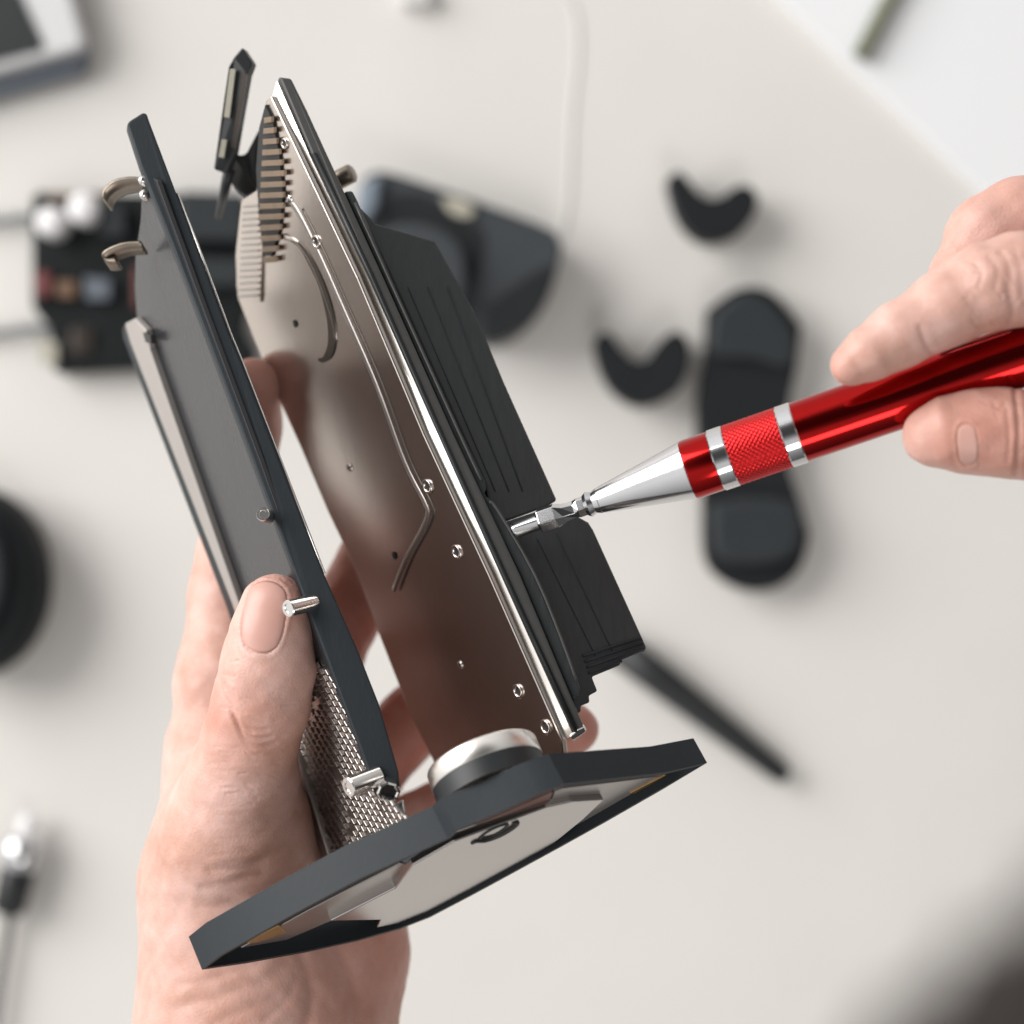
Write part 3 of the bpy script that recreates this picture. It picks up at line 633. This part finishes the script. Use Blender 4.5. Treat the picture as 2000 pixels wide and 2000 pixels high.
# left-hand side hand: thumb in front of the cover, fingers behind both panels
palmL = [
    [(460, 1630, .381, 17.8), (466, 1760, .369, 21.4), (478, 2020, .365, 26.5), (505, 2420, .364, 28.8)],
    [(445, 1330, .352, 12.5), (440, 1480, .355, 15.0), (440, 1700, .362, 19.0), (500, 2050, .368, 24)],
    [(560, 1500, .345, 13.0), (590, 1750, .350, 17), (610, 2000, .36, 20)],
    [(680, 1720, .348, 13.0), (668, 1850, .352, 16.5), (560, 2050, .362, 20), (560, 2420, .366, 25)],
]
fingL = [
    [(536, 1188, .4005, 8.0), (530, 1235, .4000, 9.3), (524, 1300, .3990, 10.9), (510, 1375, .3980, 11.3), (488, 1450, .395, 11.2), (474, 1520, .390, 13.2), (460, 1630, .381, 17.8)],
    [(494, 752, .352, 7.0), (487, 830, .346, 8.3), (468, 985, .337, 9.3), (450, 1160, .342, 10.8), (445, 1330, .352, 12.5)],
    [(800, 930, .336, 7.3), (745, 1045, .331, 8.6), (672, 1205, .328, 9.6), (600, 1360, .335, 11.2), (560, 1500, .345, 13)],
    [(960, 1260, .335, 7.2), (890, 1325, .331, 8.4), (806, 1410, .329, 9.4), (700, 1520, .333, 10.5), (620, 1620, .345, 12.5)],
    [(1119, 1424, .350, 6.6), (1050, 1470, .345, 7.6), (930, 1545, .338, 8.2), (810, 1620, .338, 9.4), (680, 1720, .348, 13.0)],
]
crL = [
    ([(410, 1701), (475, 1693), (526, 1672), (573, 1635), (583, 1590)], .36, 11), ([(396, 1735), (454, 1722), (508, 1706)], .28, 10), ([(390, 1772), (450, 1765), (520, 1745)], .2, 10),
    ([(345, 1968), (454, 1938), (526, 1907), (566, 1880)], .32, 13), ([(350, 1925), (440, 1905), (500, 1880)], .2, 10),
    ([(585, 1860), (606, 1925), (602, 2010)], .5, 12), ([(660, 1850), (685, 1907), (698, 2000)], .8, 16), ([(519, 1992), (555, 1958), (582, 1908)], .25, 9),
    ([(420, 2000), (470, 1975), (540, 1950)], .18, 9),
]
for i, (dx, dy, dp) in enumerate([(0, 0, .20), (10, 22, .28), (18, 44, .26), (-4, -24, .15), (-2, -46, .1), (26, 66, .15)]):
    crL.append(([(432+dx, 1330+dy*.3), (446+dx, 1385+dy*.8), (482+dx, 1422+dy*.8), (520+dx, 1425+dy*.6)], dp, 3.6))
for i in range(26):     # fine skin lines on the knuckle and down the thumb
    x = random.uniform(425, 560); y = random.uniform(1290, 1560); a = random.uniform(-0.3, 0.7); l = random.uniform(10, 30)
    crL.append(([(x, y), (x+l*math.cos(a), y+l*math.sin(a))], random.uniform(.08, .18), 2.4))
for i in range(18):
    y = 1460+i*15+random.uniform(-4, 4); x = random.uniform(400, 450)
    crL.append(([(x, y), (x+70, y+random.uniform(-8, 8)), (x+random.uniform(100, 150), y-random.uniform(0, 25))], random.uniform(.03, .08), 4.0))
for i in range(9):
    x = 506+i*7; y = 1128+random.uniform(-6, 10); crL.append(([(x, y), (x+18, y+12)], .10, 2.2))
flL = [(480, 1400, .40, 10, .55), (450, 1350, .40, 7, .3), (545, 1135, .405, 7, .35), (494, 740, .352, 12, .6), (700, 1200, .33, 26, .75), (820, 1450, .33, 30, .75), (1119, 1424, .35, 14, .7), (600, 1960, .37, 22, .25), (740, 1860, .36, 22, .4)]
build_hand('hand', palmL, fingL, crL, flL, 'hand at lower left gripping the dark metal device, thumb upright on its cover rim', [(516, 1204, 0.16, 41, 70)], 0.36, bumps=[(455, 1345, 22, .5), (500, 1440, 20, .3)])

# hand with the screwdriver
palmR = [[(2330, 560, .415, 17), (2480, 640, .405, 24), (2800, 760, .39, 28)], [(2330, 720, .40, 17), (2600, 800, .39, 24)], [(2300, 880, .415, 14), (2500, 860, .40, 20)]]
fingR = [
    [(1664, 712, .4365, 4.6), (1700, 690, .4365, 5.6), (1752, 657, .436, 6.8), (1850, 601, .436, 8.1), (1930, 561, .4365, 9.2), (1990, 545, .436, 9.8), (2120, 530, .43, 10), (2330, 560, .415, 14)],
    [(1850, 590, .406, 6.2), (1885, 535, .406, 7.6), (1930, 465, .405, 9.6), (1990, 438, .404, 10.6), (2120, 450, .40, 11), (2330, 560, .40, 14)],
    [(1990, 330, .37, 7), (2060, 300, .37, 9), (2330, 560, .39, 14)],
    [(1820, 852, .431, 6.4), (1848, 846, .432, 7.6), (1905, 843, .432, 8.9), (1960, 846, .432, 9.4), (2050, 852, .43, 10.2), (2170, 870, .425, 11.5), (2300, 880, .415, 14)],
]
fingR[2] = [(2075, 395, .376, 7), (2160, 380, .372, 9), (2330, 600, .385, 14)]
crR = [([(1905, 515), (1918, 535), (1912, 560)], .16, 5), ([(1930, 500), (1948, 525), (1944, 560)], .16, 5), ([(1955, 492), (1972, 520), (1975, 570)], .16, 5), ([(1984, 490), (1995, 530), (1998, 580)], .13, 5),
       ([(1798, 640), (1808, 670), (1822, 692)], .28, 6), ([(1968, 560), (1978, 600), (1975, 630)], .28, 6), ([(1982, 760), (1990, 840), (1985, 925)], .5, 5), ([(1966, 800), (1972, 850), (1968, 900)], .2, 4),
       ([(1940, 790), (1952, 800), (1962, 790)], .2, 4)]
for i in range(40):
    x = random.uniform(1880, 2010); y = random.uniform(485, 640); a = random.uniform(-1.0, 1.2); l = random.uniform(8, 22)
    crR.append(([(x, y), (x+l*math.cos(a), y+l*math.sin(a))], random.uniform(.05, .15), 2.4))
for i in range(24):
    x = random.uniform(1910, 2010); y = random.uniform(775, 900); a = random.uniform(-1.0, 1.2); l = random.uniform(8, 20)
    crR.append(([(x, y), (x+l*math.cos(a), y+l*math.sin(a))], random.uniform(.05, .12), 2.4))
flR = [(1660, 725, .435, 6, .5), (1830, 640, .43, 9, .25), (1960, 600, .43, 12, .25), (1990, 470, .40, 16, .6), (1900, 560, .40, 10, .6), (1880, 860, .44, 10, .35), (1970, 850, .44, 14, .3)]
build_hand('hand', palmR, fingR, crR, flR, 'hand at the right edge pinching the red screwdriver with thumb and forefinger', [(1890, 868, 1.50, 40, 20)], 0.38, kp=0.014)

# ================================================================ BACKGROUND OBJECTS ON THE TABLE
def pp(pts, z): return [P(x, y, z) for x, y in pts]
def slab(pts, z0, z1): return MB().prism(pp(pts, z1), (0, 0, z0-z1))
def bthing(name, pxy, label, cat, group=None):
    r = P(pxy[0], pxy[1], 0.0); return thing(name, r, label, cat, group), r
# laptop corner
r, o_ = bthing('laptop', (0, 60), 'silver laptop corner with dark panel at the upper left of the table', 'laptop')
lp = [(-700, 330), (158, 95), (163, 75), (30, -400), (-900, -300)]
slab(lp, 0.004, 0.018).build('body', M['alu'], r, root=o_, bevel=0.002)
slab([(-700, 380), (166, 140), (170, 95), (30, -400), (-900, -300)], 0.0, 0.010).build('underside', M['aluside'], r, root=o_, bevel=0.003)
slab([(-700, 300), (78, 96), (84, 88), (30, -30), (-60, -300), (-900, -300)], 0.0182, 0.0192).build('dark_panel', M['screen'], r, root=o_)
# circuit module
r, o_ = bthing('circuit_module', (260, 550), 'black electronic module with two white knobs and small coloured parts, left of the device', 'electronics')
bd = slab([(62, 385), (70, 375), (478, 380), (480, 600), (470, 640), (500, 690), (490, 715), (250, 722), (105, 728), (95, 640), (62, 600)], 0.0, 0.012).build('board', M['pcb'], r, root=o_, bevel=0.002)
slab([(350, 372), (478, 376), (480, 450), (478, 470), (345, 470)], 0.0122, 0.022).build('battery_pack', M['grey'], r, root=o_, bevel=0.002)
slab([(350, 500), (480, 505), (475, 560), (350, 560)], 0.0122, 0.018).build('battery_pack', M['grey'], r, root=o_, bevel=0.002)
for (x, y, rr_) in [(110, 440, .0066), (172, 414, .0068)]:
    MB().lathe(P(x, y, 0.0122), (0, 0, 1), [(0, rr_), (0.010, rr_), (0.012, rr_*.85), (0.012, 1e-6)], 32).build('white_knob', M['white'], r, root=o_, smooth=True)
def blk(pts, h_, m, nm): slab(pts, 0.0122, h_).build(nm, M[m], r, root=o_, bevel=0.0006)
blk([(68, 530), (96, 530), (96, 575), (70, 580)], .018, 'redp', 'red_component')
blk([(108, 548), (148, 548), (148, 580), (110, 580)], .017, 'orange', 'orange_component')
blk([(165, 540), (215, 545), (215, 585), (168, 585)], .017, 'aluside', 'chip')
blk([(190, 400), (240, 400), (245, 460), (195, 460)], .019, 'grey', 'chip')
blk([(90, 378), (200, 376), (200, 386), (92, 388)], .015, 'orange', 'copper_edge')
blk([(72, 665), (112, 668), (112, 710), (80, 712)], .015, 'cream', 'cream_connector')
blk([(140, 640), (180, 640), (180, 690), (140, 690)], .014, 'hollow', 'chip')
blk([(262, 520), (275, 520), (275, 600), (262, 600)], .016, 'redp', 'red_component')
for k, ys in enumerate([[(-150, 440), (-20, 432), (40, 425), (90, 420)], [(-150, 560), (-60, 650), (0, 648), (60, 640), (100, 640)]]):
    MB().tube(pp(smooth_poly(ys, 5), 0.005), 0.0020, 8).build('wire', M['wire'], r, root=o_, smooth=True)
# moulded casing behind the fins
r, o_ = bthing('camera_housing', (900, 480), 'large dark grey moulded housing with curved recess, behind the black fins', 'housing')
cpx = smooth_poly([(706, 352), (745, 334), (860, 368), (1060, 440), (1092, 468), (1094, 500), (1070, 575), (1020, 640), (960, 668), (905, 655), (830, 620), (745, 540), (700, 430), (706, 352)], 5)[:-1]
slab(cpx, 0.0, 0.030).build('shell', M['shell'], r, root=o_, bevel=0.005, seg=3)
slab(smooth_poly([(740, 420), (770, 385), (830, 380), (900, 425), (945, 455), (935, 530), (905, 560), (880, 500), (820, 450), (765, 450), (740, 420)], 5)[:-1], 0.0302, 0.0306).build('recess', M['black'], r, root=o_)
slab(smooth_poly([(715, 500), (770, 440), (840, 440), (900, 480), (910, 560), (880, 620), (780, 600), (715, 500)], 5)[:-1], 0.0308, 0.040).build('inner_cushion', M['shell'], r, root=o_, bevel=0.004, seg=3)
slab([(700, 362), (744, 338), (738, 400), (712, 440), (690, 420)], 0.0302, 0.036).build('side_facet', M['bluegrey'], r, root=o_, bevel=0.002)
slab(smooth_poly([(862, 385), (900, 388), (925, 408), (915, 425), (880, 415), (862, 385)], 4)[:-1], 0.0308, 0.0325).build('badge', M['cream'], r, root=o_, bevel=0.0004)
slab(smooth_poly([(945, 600), (1030, 540), (1085, 520), (1060, 600), (1000, 655), (945, 665), (945, 600)], 5)[:-1], 0.0308, 0.032).build('lower_recess', M['black'], r, root=o_, bevel=0.0004)
# two crescent pads
for (pts, lab) in [
    ([(1312, 352), (1330, 342), (1345, 352), (1362, 374), (1385, 388), (1410, 384), (1432, 368), (1455, 366), (1472, 385), (1466, 415), (1445, 440), (1410, 456), (1375, 456), (1345, 435), (1325, 400), (1312, 352)], 'black crescent shaped foam pad alone near the top, above the wide black pad'),
    ([(1168, 672), (1180, 656), (1200, 660), (1215, 682), (1240, 704), (1265, 700), (1285, 672), (1310, 654), (1332, 664), (1340, 700), (1325, 745), (1290, 772), (1245, 780), (1205, 758), (1180, 720), (1168, 672)], 'black crescent shaped foam pad lying against the long black strap pad')]:
    mx_ = sum(p[0] for p in pts)/len(pts); my_ = sum(p[1] for p in pts)/len(pts); pts = [(mx_+(x-mx_)*1.1, my_+(y-my_)*1.14) for x, y in pts]
    o = slab(smooth_poly(pts, 4)[:-1], 0.0, 0.020).build('foam_pad', M['blackm'], bevel=0.004, seg=3); tag(o, lab, 'pad', 'black crescent foam pads on the table')
# strap pad
r, o_ = bthing('strap_pad', (1470, 860), 'long black padded strap with rounded ends lying under the red screwdriver', 'strap')
slab(smooth_poly([(1384, 606), (1388, 600), (1432, 568), (1475, 560), (1515, 576), (1562, 632), (1564, 648), (1556, 720), (1540, 800), (1538, 900), (1556, 960), (1574, 1020), (1580, 1052), (1562, 1110), (1520, 1146), (1460, 1154), (1405, 1128), (1378, 1080), (1376, 960), (1366, 850), (1368, 760), (1380, 690), (1384, 606)], 3)[:-1], 0.0, 0.016).build('pad', M['blackm'], r, root=o_, bevel=0.005, seg=3)
slab(smooth_poly([(1392, 615), (1440, 575), (1490, 578), (1550, 645), (1546, 715), (1470, 700), (1390, 690), (1392, 615)], 4)[:-1], 0.0162, 0.021).build('upper_cushion', M['grey'], r, root=o_, bevel=0.003)
slab(smooth_poly([(1388, 985), (1470, 968), (1556, 985), (1566, 1055), (1540, 1090), (1470, 1105), (1400, 1085), (1388, 985)], 4)[:-1], 0.0162, 0.023).build('lower_cushion', M['grey'], r, root=o_, bevel=0.003)
# black rod
a, b = P(1205, 1262, 0.012), P(1536, 1518, 0.007)
o = MB().tube([a, a+(b-a)*0.3, a+(b-a)*0.96, b], [0.0078, 0.0072, 0.0048, 0.0034], 20).build('stylus', M['black'], smooth=True); tag(o, 'slim black stylus lying on the table right of the fins and base', 'stylus')
# black round cup at the left edge
r, o_ = bthing('ear_cup', (-60, 1140), 'round black padded cup cut off by the left edge of the picture', 'ear cup')
el = [(-75+150*math.cos(t_), 1140+190*math.sin(t_)) for t_ in [i*math.pi/24 for i in range(48)]]
slab(el, 0.0, 0.035).build('cup', M['blackm'], r, root=o_, bevel=0.010, seg=4)
el = [(-85+95*math.cos(t_), 1120+140*math.sin(t_)) for t_ in [i*math.pi/24 for i in range(48)]]
slab(el, 0.0352, 0.042).build('cushion', M['grey'], r, root=o_, bevel=0.004, seg=3)
# plug and cable
a, b = P(58, 1592, .010), P(20, 1760, .010); axp = (b-a).normalized()
r = thing('cable_plug', P(40, 1690, 0), 'small chrome tipped plug with black sleeve and thin cable at the lower left', 'plug'); o_ = P(40, 1690, 0)
def tt(y): return (y-1592)/(1760-1592)*(b-a).length
MB().lathe(a, axp, [(0, 1e-6), (0.0002, 0.0036), (0.004, 0.0040), (tt(1632), 0.0040)], 32).build('pin', M['white'], r, root=o_, smooth=True)
MB().lathe(a, axp, [(tt(1632), 0.004), (tt(1640), 0.0076), (tt(1660), 0.0084), (tt(1690), 0.0084), (tt(1696), 0.0070)], 32).build('collar', M['pchrome'], r, root=o_, smooth=True)
MB().lathe(a, axp, [(tt(1696), 0.0070), (tt(1700), 0.0080), (tt(1775), 0.0074), (tt(1785), 0.005), (tt(1786), 1e-6)], 32).build('sleeve', M['black'], r, root=o_, smooth=True)
MB().tube(pp(smooth_poly([(22, 1770), (14, 1830), (2, 1900), (-12, 2000), (-30, 2150)], 5), 0.006), 0.0022, 10).build('cable', M['cable'], r, root=o_, smooth=True)
# pale cord
o = MB().tube(pp(smooth_poly([(1060, -150), (1090, -40), (1125, 30), (1128, 120), (1118, 220), (1114, 320), (1110, 400), (1095, 470)], 6), 0.0003), 0.0008, 10).build('cord', M['cord'], smooth=True)
tag(o, 'thin pale cord lying up the table above the grey housing', 'cord')
o = MB().box(P(812, -8, 0.004), 0.014, 0.010, 0.008).build('eraser', M['cord'], bevel=0.002); tag(o, 'small pale grey block at the top edge of the picture', 'block')
# stick on the white sheet that stands in for the floor
a, b = P(1680, 112, 0.0095), P(1800, -120, 0.0095)
o = MB().tube([a, b, b+(b-a)*1.5], [0.0036, 0.0036, 0.0036], 12).build('stick', M['green'], smooth=True); tag(o, 'olive green stick lying on the white sheet at the top right', 'stick')
# dark brown cloth close to the camera, lower right
g = MB(); cpt = smooth_poly([(1570, 2700), (1800, 2340), (2110, 2110), (2420, 1800), (2480, 1400), (2600, 700)], 8); cpt = pp(cpt, 0.735); nc = len(cpt)
g.tube(cpt, [0.0100*(0.55+0.45*min(1, 3*i/nc))*(1+0.07*math.sin(i*1.3)+0.05*math.sin(i*2.9)) for i in range(nc)], 36)
o = g.build('cloth_roll', M['brown'], smooth=True); tag(o, 'blurred dark brown shape close to the camera in the lower right corner', 'cloth')
